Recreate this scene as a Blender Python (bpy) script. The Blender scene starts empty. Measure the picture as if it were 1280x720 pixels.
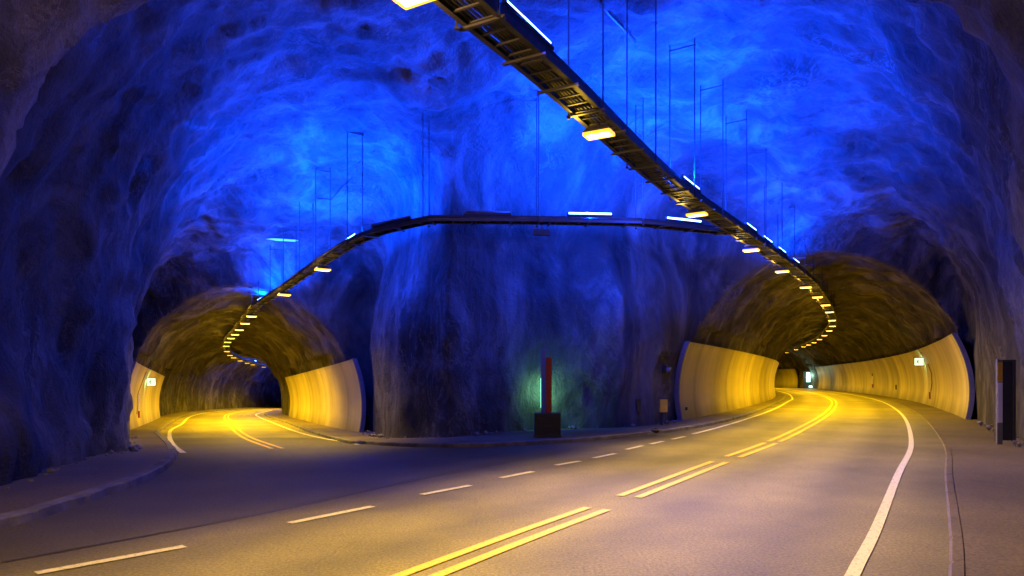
import bpy, bmesh, math, random
import numpy as np
from mathutils import Vector, Matrix

random.seed(7)
S = bpy.context.scene
COL = S.collection

# ------------------------------------------------------------------ camera, world, exposure
F_PX, HOR, EYE = 853.33, 473.0, 1.6
cd = bpy.data.cameras.new("camera")
cam = bpy.data.objects.new("camera", cd)
COL.objects.link(cam)
cam.location = (0, 0, EYE)
cam.rotation_euler = (math.radians(90), 0, 0)
cd.sensor_width = 36.0
cd.lens = 24.0
cd.shift_y = (HOR - 360.0) / 1280.0
cd.clip_end = 600
cd.clip_start = 0.05
S.camera = cam

world = bpy.data.worlds.new("World")
S.world = world
world.use_nodes = True
world.node_tree.nodes["Background"].inputs[0].default_value = (0.002, 0.003, 0.012, 1)
world.node_tree.nodes["Background"].inputs[1].default_value = 1.0

S.view_settings.view_transform = 'Standard'
S.view_settings.look = 'None'
S.view_settings.gamma = 1.0
S.view_settings.use_curve_mapping = False
S.view_settings.exposure = 0.0
S.cycles.use_denoising = True
S.cycles.max_bounces = 6
S.cycles.diffuse_bounces = 3
S.cycles.glossy_bounces = 3
S.cycles.use_light_tree = True
S.cycles.sample_clamp_indirect = 4.0
S.cycles.caustics_reflective = False
S.cycles.caustics_refractive = False

SODIUM_W = 5000.0      # each sodium floodlight
BLUE_W = 1500.0         # each blue fluorescent tube
SODIUM = (1.0, 0.58, 0.008)
BLUE = (0.0, 0.046, 1.0)

# ------------------------------------------------------------------ small tools
def tag(o, label=None, cat=None, group=None, kind=None):
    if label: o["label"] = label
    if cat: o["category"] = cat
    if group: o["group"] = group
    if kind: o["kind"] = kind
    return o

def empty(name, loc, rz=0.0):
    o = bpy.data.objects.new(name, None)
    o.location = loc
    o.rotation_euler = (0, 0, rz)
    o.empty_display_size = 0.1
    COL.objects.link(o)
    return o

class MB:
    """collects shapes, links them as one mesh"""
    def __init__(s):
        s.v = []; s.f = []
    def add(s, vs, fs):
        n = len(s.v)
        s.v += [tuple(p) for p in vs]
        s.f += [tuple(i + n for i in f) for f in fs]
    def box(s, c, d, rz=0.0, taper=1.0):
        x, y, z = d[0] / 2, d[1] / 2, d[2] / 2
        ca, sa = math.cos(rz), math.sin(rz)
        vs = []
        for k, t in ((-z, 1.0), (z, taper)):
            for a, b in ((-x, -y), (x, -y), (x, y), (-x, y)):
                a, b = a * t, b * t
                vs.append((c[0] + a * ca - b * sa, c[1] + a * sa + b * ca, c[2] + k))
        s.add(vs, [(3, 2, 1, 0), (4, 5, 6, 7), (0, 1, 5, 4), (1, 2, 6, 5), (2, 3, 7, 6), (3, 0, 4, 7)])
    def tube(s, pts, r, n=6, cap=True):
        pts = [Vector(p) for p in pts]
        rings = []
        for i, p in enumerate(pts):
            t = (pts[min(i + 1, len(pts) - 1)] - pts[max(i - 1, 0)]).normalized()
            up = Vector((0, 0, 1)) if abs(t.z) < 0.9 else Vector((1, 0, 0))
            a = t.cross(up).normalized(); b = a.cross(t)
            rings.append([p + a * (r * math.cos(q * 2 * math.pi / n)) + b * (r * math.sin(q * 2 * math.pi / n)) for q in range(n)])
        vs = [q for R in rings for q in R]
        fs = []
        for i in range(len(pts) - 1):
            for q in range(n):
                w = (q + 1) % n
                fs.append((i * n + q, i * n + w, (i + 1) * n + w, (i + 1) * n + q))
        if cap:
            fs.append(tuple(range(n))[::-1]); fs.append(tuple((len(pts) - 1) * n + q for q in range(n)))
        s.add(vs, fs)
    def beam(s, pts, nrm, lat, up, w, h):
        """box section swept along pts (3D), displaced sideways by lat and up by up"""
        vs = []
        for p, n in zip(pts, nrm):
            for a, b in ((-w / 2, -h / 2), (w / 2, -h / 2), (w / 2, h / 2), (-w / 2, h / 2)):
                vs.append((p[0] + n[0] * (lat + a), p[1] + n[1] * (lat + a), p[2] + up + b))
        fs = []
        m = len(pts)
        for i in range(m - 1):
            for q in range(4):
                w2 = (q + 1) % 4
                fs.append((i * 4 + q, i * 4 + w2, (i + 1) * 4 + w2, (i + 1) * 4 + q))
        fs += [(3, 2, 1, 0), tuple((m - 1) * 4 + q for q in range(4))]
        s.add(vs, fs)
    def build(s, name, mat, parent=None, smooth=False, origin=None, bevel=0.0):
        me = bpy.data.meshes.new(name)
        o0 = Vector(origin) if origin is not None else Vector((0, 0, 0))
        me.from_pydata([tuple(Vector(p) - o0) for p in s.v], [], s.f)
        me.update()
        bm = bmesh.new(); bm.from_mesh(me)
        bmesh.ops.recalc_face_normals(bm, faces=bm.faces[:])
        if bevel > 0:
            bmesh.ops.bevel(bm, geom=bm.edges[:], offset=bevel, segments=2, affect='EDGES', profile=0.6)
        bm.to_mesh(me); bm.free()
        if smooth:
            me.polygons.foreach_set("use_smooth", [True] * len(me.polygons))
        if mat is not None: me.materials.append(mat)
        o = bpy.data.objects.new(name, me)
        COL.objects.link(o)
        if parent is not None: o.parent = parent
        elif origin is not None: o.location = o0
        return o

# ------------------------------------------------------------------ ground height and image measuring
def sstep(a, b, x):
    t = np.clip((x - a) / (b - a), 0, 1)
    return t * t * (3 - 2 * t)

def G(x, y):
    x = np.asarray(x, float); y = np.asarray(y, float)
    sp = lambda v, k: np.logaddexp(0, v / k) * k
    drop = 0.045 * sp(y - 13, 0.8) - 0.017 * sp(y - 30, 1.5)
    return -drop * sstep(1.5, -5.0, x)

def g1(x, y): return float(G(x, y))

def px2ground(px, py, h=0.0):
    k = (px - 640) / F_PX; m = (HOR - py) / F_PX
    y = np.arange(2, 160, 0.02)
    ray = EYE + m * y
    d = ray - (G(k * y, y) + h)
    i = int(np.argmax(d <= 0))
    return (k * y[i], y[i])

def project(x, y, z):
    return 640 + F_PX * x / y, HOR - F_PX * (z - EYE) / y

class Path:
    def __init__(s, pts, step=0.5, it=12):
        P = np.array(pts, float)
        P2 = np.vstack([2 * P[0] - P[1], P, 2 * P[-1] - P[-2]])
        out = []
        for i in range(1, len(P2) - 2):
            p0, p1, p2, p3 = P2[i - 1:i + 3]
            n = max(2, int(np.linalg.norm(p2 - p1) / step * 2))
            for t in np.linspace(0, 1, n, endpoint=False):
                out.append(0.5 * ((2 * p1) + (-p0 + p2) * t + (2 * p0 - 5 * p1 + 4 * p2 - p3) * t * t + (-p0 + 3 * p1 - 3 * p2 + p3) * t ** 3))
        out.append(P[-1]); out = np.array(out)
        # light smoothing
        for _ in range(it):
            out[1:-1] = 0.25 * out[:-2] + 0.5 * out[1:-1] + 0.25 * out[2:]
        L = np.concatenate([[0], np.cumsum(np.linalg.norm(np.diff(out[:, :2], axis=0), axis=1))])
        s.len = L[-1]
        ss = np.linspace(0, s.len, int(s.len / step) + 1)
        s.s = ss
        s.p = np.stack([np.interp(ss, L, out[:, k]) for k in range(out.shape[1])], 1)
        t = np.gradient(s.p[:, :2], ss, axis=0)
        t /= np.linalg.norm(t, axis=1)[:, None]
        s.t = t
        s.n = np.stack([t[:, 1], -t[:, 0]], 1)          # to the right of travel
    def at(s, q, off=0.0):
        p = np.array([np.interp(q, s.s, s.p[:, k]) for k in range(s.p.shape[1])])
        n = np.array([np.interp(q, s.s, s.n[:, k]) for k in range(2)]); n /= np.linalg.norm(n)
        p[:2] += n * off
        return p, n
    def s_of_y(s, y):
        return float(np.interp(y, s.p[:, 1], s.s))
    def s_px(s, px, off=0.0, smin=0, smax=1e9):
        """first chainage beyond smin whose offset point projects to image column px"""
        q = np.arange(max(smin, 0), min(smax, s.len), 0.1)
        x = np.interp(q, s.s, s.p[:, 0]) + np.interp(q, s.s, s.n[:, 0]) * off
        y = np.interp(q, s.s, s.p[:, 1]) + np.interp(q, s.s, s.n[:, 1]) * off
        f = 640 + F_PX * x / np.maximum(y, 0.1) - px
        f[y < 1] = 1e9 * np.sign(f[y < 1] + 1e-9)
        c = np.where((f[:-1] * f[1:] <= 0) & (np.abs(f[:-1]) < 300))[0]
        return float(q[c[0]]) if len(c) else None

RD = Path([(-24, -32), (-16.3, -20.2), (-8.5, -7.3), (-0.75, 5.53), (1.2, 8.6), (4, 13.1), (6.6, 17.2), (9.6, 22.4), (12.7, 28), (15.9, 34.1), (20.1, 42.6), (23.7, 50.5),
           (28.3, 62), (31.6, 71), (34.5, 80), (37.5, 90), (40, 98), (41.6, 106), (42, 114), (40.5, 122), (36, 131), (29, 138)])
LD = Path([(-3.0, 11.5), (-5.97, 17.4), (-9.1, 23.6), (-13.2, 32.6), (-17.8, 43), (-20.7, 49.5), (-24.6, 59), (-27.7, 68.3), (-30.4, 79),
           (-32.0, 89.4), (-32.2, 98), (-31.2, 107), (-28.5, 116), (-24, 124), (-17, 131)])

# ------------------------------------------------------------------ materials
def nt(name):
    m = bpy.data.materials.new(name); m.use_nodes = True
    t = m.node_tree
    return m, t, t.nodes["Principled BSDF"]

def plain(name, col, rough=0.6, metal=0.0, var=0.25, scale=6.0, bump=0.15):
    m, t, b = nt(name)
    N, L = t.nodes, t.links
    tc = N.new("ShaderNodeTexCoord")
    n = N.new("ShaderNodeTexNoise"); n.inputs["Scale"].default_value = scale; n.inputs["Detail"].default_value = 6
    n.inputs["Roughness"].default_value = 0.65
    L.new(tc.outputs["Object"], n.inputs["Vector"])
    r = N.new("ShaderNodeValToRGB")
    r.color_ramp.elements[0].position = 0.3; r.color_ramp.elements[1].position = 0.7
    r.color_ramp.elements[0].color = (*[c * (1 - var) for c in col], 1)
    r.color_ramp.elements[1].color = (*[min(1, c * (1 + var * .5)) for c in col], 1)
    L.new(n.outputs["Fac"], r.inputs["Fac"]); L.new(r.outputs["Color"], b.inputs["Base Color"])
    b.inputs["Roughness"].default_value = rough; b.inputs["Metallic"].default_value = metal
    bp = N.new("ShaderNodeBump"); bp.inputs["Strength"].default_value = bump; bp.inputs["Distance"].default_value = 0.01
    L.new(n.outputs["Fac"], bp.inputs["Height"]); L.new(bp.outputs["Normal"], b.inputs["Normal"])
    return m

def glow(name, col, strength):
    m, t, b = nt(name)
    b.inputs["Base Color"].default_value = (*[min(1, c) for c in col], 1)
    b.inputs["Emission Color"].default_value = (*col, 1)
    b.inputs["Emission Strength"].default_value = strength
    return m

def rock_mat(name, dark, mid, light, stretch=(1, 1, 0.45)):
    m, t, b = nt(name)
    N, L = t.nodes, t.links
    tc = N.new("ShaderNodeTexCoord")
    mp = N.new("ShaderNodeMapping"); mp.inputs["Scale"].default_value = stretch
    L.new(tc.outputs["Object"], mp.inputs["Vector"])
    def noise(scale, det, rough, dist=0.0, vec=mp.outputs["Vector"]):
        n = N.new("ShaderNodeTexNoise"); n.inputs["Scale"].default_value = scale; n.inputs["Detail"].default_value = det
        n.inputs["Roughness"].default_value = rough; n.inputs["Distortion"].default_value = dist
        L.new(vec, n.inputs["Vector"]); return n
    a = noise(0.55, 9, 0.62, 0.8)
    ra = N.new("ShaderNodeValToRGB"); e = ra.color_ramp.elements
    e[0].position = 0.30; e[0].color = (*dark, 1); e[1].position = 0.72; e[1].color = (*light, 1)
    k = e.new(0.5); k.color = (*mid, 1)
    L.new(a.outputs["Fac"], ra.inputs["Fac"])
    # pale lime streaks
    v = noise(1.3, 7, 0.7, 1.6)
    rv = N.new("ShaderNodeValToRGB"); e = rv.color_ramp.elements
    e[0].position = 0.485; e[0].color = (0, 0, 0, 1); e[1].position = 0.53; e[1].color = (0, 0, 0, 1)
    k = e.new(0.507); k.color = (1, 1, 1, 1)
    L.new(v.outputs["Fac"], rv.inputs["Fac"])
    vm = noise(0.35, 3, 0.5)
    rvm = N.new("ShaderNodeValToRGB"); rvm.color_ramp.elements[0].position = 0.5; rvm.color_ramp.elements[1].position = 0.68
    L.new(vm.outputs["Fac"], rvm.inputs["Fac"])
    mul = N.new("ShaderNodeMath"); mul.operation = 'MULTIPLY'
    L.new(rv.outputs["Color"], mul.inputs[0]); L.new(rvm.outputs["Color"], mul.inputs[1])
    mx = N.new("ShaderNodeMixRGB"); mx.inputs[2].default_value = (0.36, 0.35, 0.33, 1)
    mul2 = N.new("ShaderNodeMath"); mul2.operation = 'MULTIPLY'; mul2.inputs[1].default_value = 0.35
    L.new(mul.outputs[0], mul2.inputs[0]); L.new(mul2.outputs[0], mx.inputs[0]); L.new(ra.outputs["Color"], mx.inputs[1])
    # dark damp stains
    mo = N.new("ShaderNodeMapping"); mo.inputs["Location"].default_value = (7.3, 3.1, 11.7); L.new(tc.outputs["Object"], mo.inputs["Vector"])
    w = noise(0.8, 5, 0.6, 0.5, mo.outputs["Vector"])
    rw = N.new("ShaderNodeValToRGB"); rw.color_ramp.elements[0].position = 0.60; rw.color_ramp.elements[1].position = 0.70
    L.new(w.outputs["Fac"], rw.inputs["Fac"])
    mw = N.new("ShaderNodeMath"); mw.operation = 'MULTIPLY'; mw.inputs[1].default_value = 0.45
    L.new(rw.outputs["Color"], mw.inputs[0])
    mx2 = N.new("ShaderNodeMixRGB"); mx2.inputs[2].default_value = (0.025, 0.022, 0.02, 1)
    L.new(mw.outputs[0], mx2.inputs[0]); L.new(mx.outputs["Color"], mx2.inputs[1])
    L.new(mx2.outputs["Color"], b.inputs["Base Color"])
    rr = N.new("ShaderNodeMapRange"); rr.inputs[3].default_value = 0.85; rr.inputs[4].default_value = 0.45
    L.new(rw.outputs["Color"], rr.inputs[0]); L.new(rr.outputs[0], b.inputs["Roughness"])
    # relief
    f1 = noise(2.2, 10, 0.72, 0.6)
    f2 = noise(13, 6, 0.75, 0.0, tc.outputs["Object"])
    ad = N.new("ShaderNodeMath"); ad.operation = 'MULTIPLY_ADD'; ad.inputs[1].default_value = 0.22
    L.new(f2.outputs["Fac"], ad.inputs[0]); L.new(f1.outputs["Fac"], ad.inputs[2])
    vf = N.new("ShaderNodeTexVoronoi"); vf.feature = 'F1'; vf.inputs["Scale"].default_value = 1.7
    nd = noise(1.4, 5, 0.6, 0.0, tc.outputs["Object"])
    av = N.new("ShaderNodeMixRGB"); av.blend_type = 'ADD'; av.inputs[0].default_value = 0.9
    L.new(mp.outputs["Vector"], av.inputs[1]); L.new(nd.outputs["Color"], av.inputs[2]); L.new(av.outputs[0], vf.inputs["Vector"])
    ad2 = N.new("ShaderNodeMath"); ad2.operation = 'MULTIPLY_ADD'; ad2.inputs[1].default_value = 0.35
    L.new(vf.outputs["Distance"], ad2.inputs[0]); L.new(ad.outputs[0], ad2.inputs[2]); ad = ad2
    b.inputs["Specular IOR Level"].default_value = 0.25
    bp = N.new("ShaderNodeBump"); bp.inputs["Strength"].default_value = 1.0; bp.inputs["Distance"].default_value = 0.30
    L.new(ad.outputs[0], bp.inputs["Height"]); L.new(bp.outputs["Normal"], b.inputs["Normal"])
    return m

def road_mat(name, base, use_lat=True):
    m, t, b = nt(name)
    N, L = t.nodes, t.links
    tc = N.new("ShaderNodeTexCoord")
    def noise(scale, det, rough, vec=None):
        n = N.new("ShaderNodeTexNoise"); n.inputs["Scale"].default_value = scale; n.inputs["Detail"].default_value = det
        n.inputs["Roughness"].default_value = rough
        L.new(vec or tc.outputs["Object"], n.inputs["Vector"]); return n
    big = noise(0.35, 6, 0.6)
    r1 = N.new("ShaderNodeMapRange"); r1.inputs[1].default_value = 0.3; r1.inputs[2].default_value = 0.7
    r1.inputs[3].default_value = 0.62; r1.inputs[4].default_value = 1.3
    L.new(big.outputs["Fac"], r1.inputs[0])
    gr = noise(34, 4, 0.85)
    r2 = N.new("ShaderNodeMapRange"); r2.inputs[1].default_value = 0.35; r2.inputs[2].default_value = 0.68
    r2.inputs[3].default_value = 0.45; r2.inputs[4].default_value = 1.7
    L.new(gr.outputs["Fac"], r2.inputs[0])
    mu = N.new("ShaderNodeMath"); mu.operation = 'MULTIPLY'
    L.new(r1.outputs[0], mu.inputs[0]); L.new(r2.outputs[0], mu.inputs[1])
    last = mu.outputs[0]
    if use_lat:
        at = N.new("ShaderNodeAttribute"); at.attribute_name = "wear_and_light"
        m3 = N.new("ShaderNodeMath"); m3.operation = 'MULTIPLY'
        L.new(last, m3.inputs[0]); L.new(at.outputs["Fac"], m3.inputs[1]); last = m3.outputs[0]
    # a few dark cracks and seams
    vo = N.new("ShaderNodeTexVoronoi"); vo.feature = 'DISTANCE_TO_EDGE'; vo.inputs["Scale"].default_value = 0.22
    nd = noise(1.5, 4, 0.6)
    vadd = N.new("ShaderNodeMixRGB"); vadd.blend_type = 'ADD'; vadd.inputs[0].default_value = 0.8
    L.new(tc.outputs["Object"], vadd.inputs[1]); L.new(nd.outputs["Color"], vadd.inputs[2])
    L.new(vadd.outputs[0], vo.inputs["Vector"])
    rc = N.new("ShaderNodeMapRange"); rc.inputs[1].default_value = 0.0; rc.inputs[2].default_value = 0.006
    rc.inputs[3].default_value = 0.85; rc.inputs[4].default_value = 1.0
    L.new(vo.outputs["Distance"], rc.inputs[0])
    m4 = N.new("ShaderNodeMath"); m4.operation = 'MULTIPLY'
    L.new(last, m4.inputs[0]); L.new(rc.outputs[0], m4.inputs[1])
    cm = N.new("ShaderNodeMixRGB"); cm.blend_type = 'MULTIPLY'; cm.inputs[0].default_value = 1
    cm.inputs[1].default_value = (*base, 1)
    L.new(m4.outputs[0], cm.inputs[2]); L.new(cm.outputs[0], b.inputs["Base Color"])
    b.inputs["Roughness"].default_value = 0.62
    b.inputs["Specular IOR Level"].default_value = 0.35
    bp = N.new("ShaderNodeBump"); bp.inputs["Strength"].default_value = 0.5; bp.inputs["Distance"].default_value = 0.012
    L.new(gr.outputs["Fac"], bp.inputs["Height"]); L.new(bp.outputs["Normal"], b.inputs["Normal"])
    return m

def paint_mat(name, col):
    m, t, b = nt(name)
    N, L = t.nodes, t.links
    tc = N.new("ShaderNodeTexCoord")
    n = N.new("ShaderNodeTexNoise"); n.inputs["Scale"].default_value = 26; n.inputs["Detail"].default_value = 8; n.inputs["Roughness"].default_value = 0.8
    L.new(tc.outputs["Object"], n.inputs["Vector"])
    r = N.new("ShaderNodeValToRGB"); e = r.color_ramp.elements
    e[0].position = 0.385; e[0].color = (0.17, 0.16, 0.15, 1); e[1].position = 0.47; e[1].color = (*col, 1)
    L.new(n.outputs["Fac"], r.inputs["Fac"]); L.new(r.outputs["Color"], b.inputs["Base Color"])
    b.inputs["Roughness"].default_value = 0.6
    return m

def lining_mat():
    m, t, b = nt("lining_concrete")
    N, L = t.nodes, t.links
    tc = N.new("ShaderNodeTexCoord")
    mp = N.new("ShaderNodeMapping"); mp.inputs["Scale"].default_value = (1, 1, 0.16)
    L.new(tc.outputs["Object"], mp.inputs["Vector"])
    n = N.new("ShaderNodeTexNoise"); n.inputs["Scale"].default_value = 0.8; n.inputs["Detail"].default_value = 7; n.inputs["Roughness"].default_value = 0.6
    L.new(mp.outputs["Vector"], n.inputs["Vector"])
    r = N.new("ShaderNodeValToRGB"); e = r.color_ramp.elements
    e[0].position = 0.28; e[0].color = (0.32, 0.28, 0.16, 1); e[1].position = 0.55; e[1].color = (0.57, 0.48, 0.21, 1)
    L.new(n.outputs["Fac"], r.inputs["Fac"])
    # grime rising from the floor, joints between the cast panels, painted-in bands of lamp light
    at = N.new("ShaderNodeAttribute"); at.attribute_name = "wear_and_light"
    cm = N.new("ShaderNodeMixRGB"); cm.blend_type = 'MULTIPLY'; cm.inputs[0].default_value = 1
    L.new(r.outputs["Color"], cm.inputs[1]); L.new(at.outputs["Fac"], cm.inputs[2])
    L.new(cm.outputs[0], b.inputs["Base Color"])
    b.inputs["Roughness"].default_value = 0.55
    n2 = N.new("ShaderNodeTexNoise"); n2.inputs["Scale"].default_value = 9; n2.inputs["Detail"].default_value = 6
    L.new(tc.outputs["Object"], n2.inputs["Vector"])
    bp = N.new("ShaderNodeBump"); bp.inputs["Strength"].default_value = 0.25; bp.inputs["Distance"].default_value = 0.03
    L.new(n2.outputs["Fac"], bp.inputs["Height"]); L.new(bp.outputs["Normal"], b.inputs["Normal"])
    return m

M = dict(
    rock=rock_mat("cavern_rock", (0.014, 0.0135, 0.013), (0.062, 0.059, 0.055), (0.20, 0.19, 0.18)),
    trock=rock_mat("tunnel_rock", (0.022, 0.02, 0.017), (0.07, 0.063, 0.054), (0.22, 0.20, 0.17), (1, 1, 0.7)),
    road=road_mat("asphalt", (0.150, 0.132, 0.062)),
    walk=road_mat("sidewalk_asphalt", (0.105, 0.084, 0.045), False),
    kerb=plain("kerb_concrete", (0.14, 0.13, 0.125), 0.85, var=0.65, scale=2.2, bump=0.6),
    white=paint_mat("white_paint", (0.62, 0.59, 0.50)),
    yellow=paint_mat("yellow_paint", (0.62, 0.40, 0.04)),
    lining=lining_mat(),
    trim=plain("lining_edge", (0.11, 0.10, 0.11), 0.6),
    steel=plain("galvanised_steel", (0.075, 0.07, 0.066), 0.5, 0.6),
    darksteel=plain("dark_steel", (0.05, 0.05, 0.055), 0.5, 0.5),
    cable=plain("black_cable", (0.02, 0.02, 0.022), 0.5),
    rod=plain("hanger_steel", (0.03, 0.03, 0.035), 0.6, 0.3),
    housing=plain("lamp_housing", (0.16, 0.15, 0.13), 0.5, 0.4),
    lens=glow("sodium_lens", (1.0, 0.72, 0.22), 14.0),
    tar=plain("joint_tar", (0.035, 0.032, 0.03), 0.5),
    rim=glow("lens_bloom_rim", (1.0, 0.58, 0.03), 1.6),
    tube=glow("blue_tube", (0.42, 0.9, 4.0), 5.0),
    black=plain("black_box", (0.012, 0.012, 0.014), 0.6),
    blue=plain("blue_panel", (0.04, 0.08, 0.6), 0.4, var=0.1),
    red=plain("red_panel", (0.28, 0.01, 0.01), 0.4, var=0.1),
    ygrp=plain("yellow_cabinet", (0.75, 0.42, 0.02), 0.45, var=0.2),
    wsign=plain("white_sign", (0.75, 0.75, 0.72), 0.5, var=0.1),
    wlit=glow("lit_sign", (0.78, 1.0, 0.6), 1.6),
    green=plain("green_frame", (0.02, 0.22, 0.08), 0.5),
    mint=glow("green_lamp", (0.35, 1.0, 0.62), 2.5),
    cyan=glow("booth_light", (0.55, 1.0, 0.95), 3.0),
    grey=plain("grey_metal", (0.20, 0.20, 0.20), 0.5, 0.3),
)

# ------------------------------------------------------------------ numpy noise
def _hash(ix, iy, iz):
    h = (ix.astype(np.int64) * 374761393 + iy.astype(np.int64) * 668265263 + iz.astype(np.int64) * 2147483647 % 1442695041) & 0xffffffff
    h = ((h ^ (h >> 13)) * 1274126177) & 0xffffffff
    h = h ^ (h >> 16)
    return (h & 0xffff) / 65535.0 * 2 - 1

def vnoise(P):
    f = np.floor(P); t = P - f; f = f.astype(np.int64)
    t = t * t * t * (t * (t * 6 - 15) + 10)
    r = 0
    for a in (0, 1):
        for b in (0, 1):
            for c in (0, 1):
                w = (t[:, 0] if a else 1 - t[:, 0]) * (t[:, 1] if b else 1 - t[:, 1]) * (t[:, 2] if c else 1 - t[:, 2])
                r = r + w * _hash(f[:, 0] + a, f[:, 1] + b, f[:, 2] + c)
    return r

ROT = np.array([[0.36, 0.48, -0.8], [-0.8, 0.6, 0.0], [0.48, 0.64, 0.6]])
def fbm(P, octv=4, gain=0.5):
    r = 0; a = 1.0
    for o in range(octv):
        r = r + a * vnoise(P); P = P @ ROT.T * 2.03 + 17.3; a *= gain
    return r
def ridged(P, octv=3, gain=0.5):
    r = 0; a = 1.0
    for o in range(octv):
        r = r + a * (1 - 2 * np.abs(vnoise(P))); P = P @ ROT.T * 2.03 + 9.1; a *= gain
    return r

# ------------------------------------------------------------------ the rock: air volume as a field, meshed by surface nets
ROAD_D = np.array([.515, .857])
POLY_C = [(-7.7, 11.0), (-6.9, 7.5), (5.5, 6.5), (9.0, 11.5), (10.6, 13.8), (11.8, 15.6), (13.0, 17.3), (14.35, 20.5), (19.0, 28.2), (13, 28), (6.6, 25.6), (4.9, 22.6), (3.2, 20.8), (0.5, 19.9),
          (-1.8, 19.0), (-3.3, 20.3), (-4.6, 23.0), (-5.9, 29.2), (-11, 30.5), (-17.8, 30.8), (-12.6, 22.4), (-8.35, 14.7), (-7.9, 12.2)]
POLY_A = [(-7.1, 11.8), (-6.9, 9), (-6.6, 5), (-9.5, -2), (-20, -20), (-24, -30), (-14, -36), (-7, -24), (2.6, 0), (7.6, 8.9), (10.3, 13.6), (5, 13.5)]

def sdpoly(X, Y, poly):
    d = np.full(X.shape, 1e9, np.float32); inside = np.zeros(X.shape, bool)
    n = len(poly)
    for i in range(n):
        ax, ay = poly[i]; bx, by = poly[(i + 1) % n]
        ex, ey = bx - ax, by - ay
        t = np.clip(((X - ax) * ex + (Y - ay) * ey) / (ex * ex + ey * ey), 0, 1)
        d = np.minimum(d, np.hypot(X - ax - t * ex, Y - ay - t * ey))
        c = ((ay > Y) != (by > Y)) & (X < (bx - ax) * (Y - ay) / (by - ay + 1e-9) + ax)
        inside ^= c
    return np.where(inside, d, -d).astype(np.float32)

def pathdist(X, Y, path, off, s0, s1):
    sel = (path.s >= s0) & (path.s <= s1)
    P = path.p[sel, :2] + path.n[sel] * off
    P = P[::3]
    d = np.full(X.shape, 1e9, np.float32)
    for i in range(len(P) - 1):
        ax, ay = P[i]; ex, ey = P[i + 1] - P[i]
        t = np.clip(((X - ax) * ex + (Y - ay) * ey) / (ex * ex + ey * ey), 0, 1)
        d = np.minimum(d, np.hypot(X - ax - t * ex, Y - ay - t * ey))
    return d

def vault(D, H, W, h0, Hm):
    if np.ndim(D) == 2: D = D[:, :, None]
    if np.ndim(W) == 2: W = W[:, :, None]
    u = (W - np.minimum(D, W)) / W
    if np.ndim(Hm) > 0: Hm = Hm[:, :, None]
    v = np.maximum(0, H - h0) / (Hm - h0)
    return W * (1 - np.sqrt(u ** 2 + v ** 2))

TW_R, TW_L = 4.80, 4.50
S_R0 = RD.s_of_y(19.5); S_L0 = LD.s_of_y(25.5)

def fields(xs, ys, zs, near):
    X, Y = np.meshgrid(xs, ys, indexing='ij')
    H = (zs[None, None, :] - G(X, Y)[:, :, None]).astype(np.float32)
    fr = vault(TW_R - pathdist(X, Y, RD, 0.5, S_R0, RD.len), H, TW_R, 1.3, 6.55)
    fl = vault(TW_L - pathdist(X, Y, LD, 0.0, S_L0, LD.len), H, TW_L, 1.3, 6.35)
    if near:
        r2 = (X - 0) ** 2 + (Y - 15) ** 2
        hm = np.clip(9.1 - 0.007 * r2, 7.5, 9.1)
        Wc = 4.6 - 2.2 * sstep(17, 24, Y)
        pil = sstep(16, 18, Y) * sstep(9, 5, X) * sstep(-9, -5.5, X)
        Dc = sdpoly(X, Y, POLY_C)[:, :, None] + 1.9 * pil[:, :, None] * sstep(3.0, 9.0, H)
        fc = vault(Dc.astype(np.float32), H, Wc, 2.2, hm)
        fa = vault(sdpoly(X, Y, POLY_A), H, 6.0, 0.8, 7.1)
        k = 0.35
        h = np.clip(0.5 + 0.5 * (fc - fa) / k, 0, 1)
        fc = fa + (fc - fa) * h + k * h * (1 - h)
    else:
        fc = np.full(fr.shape, -9, np.float32)
    return fc, fr, fl

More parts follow.
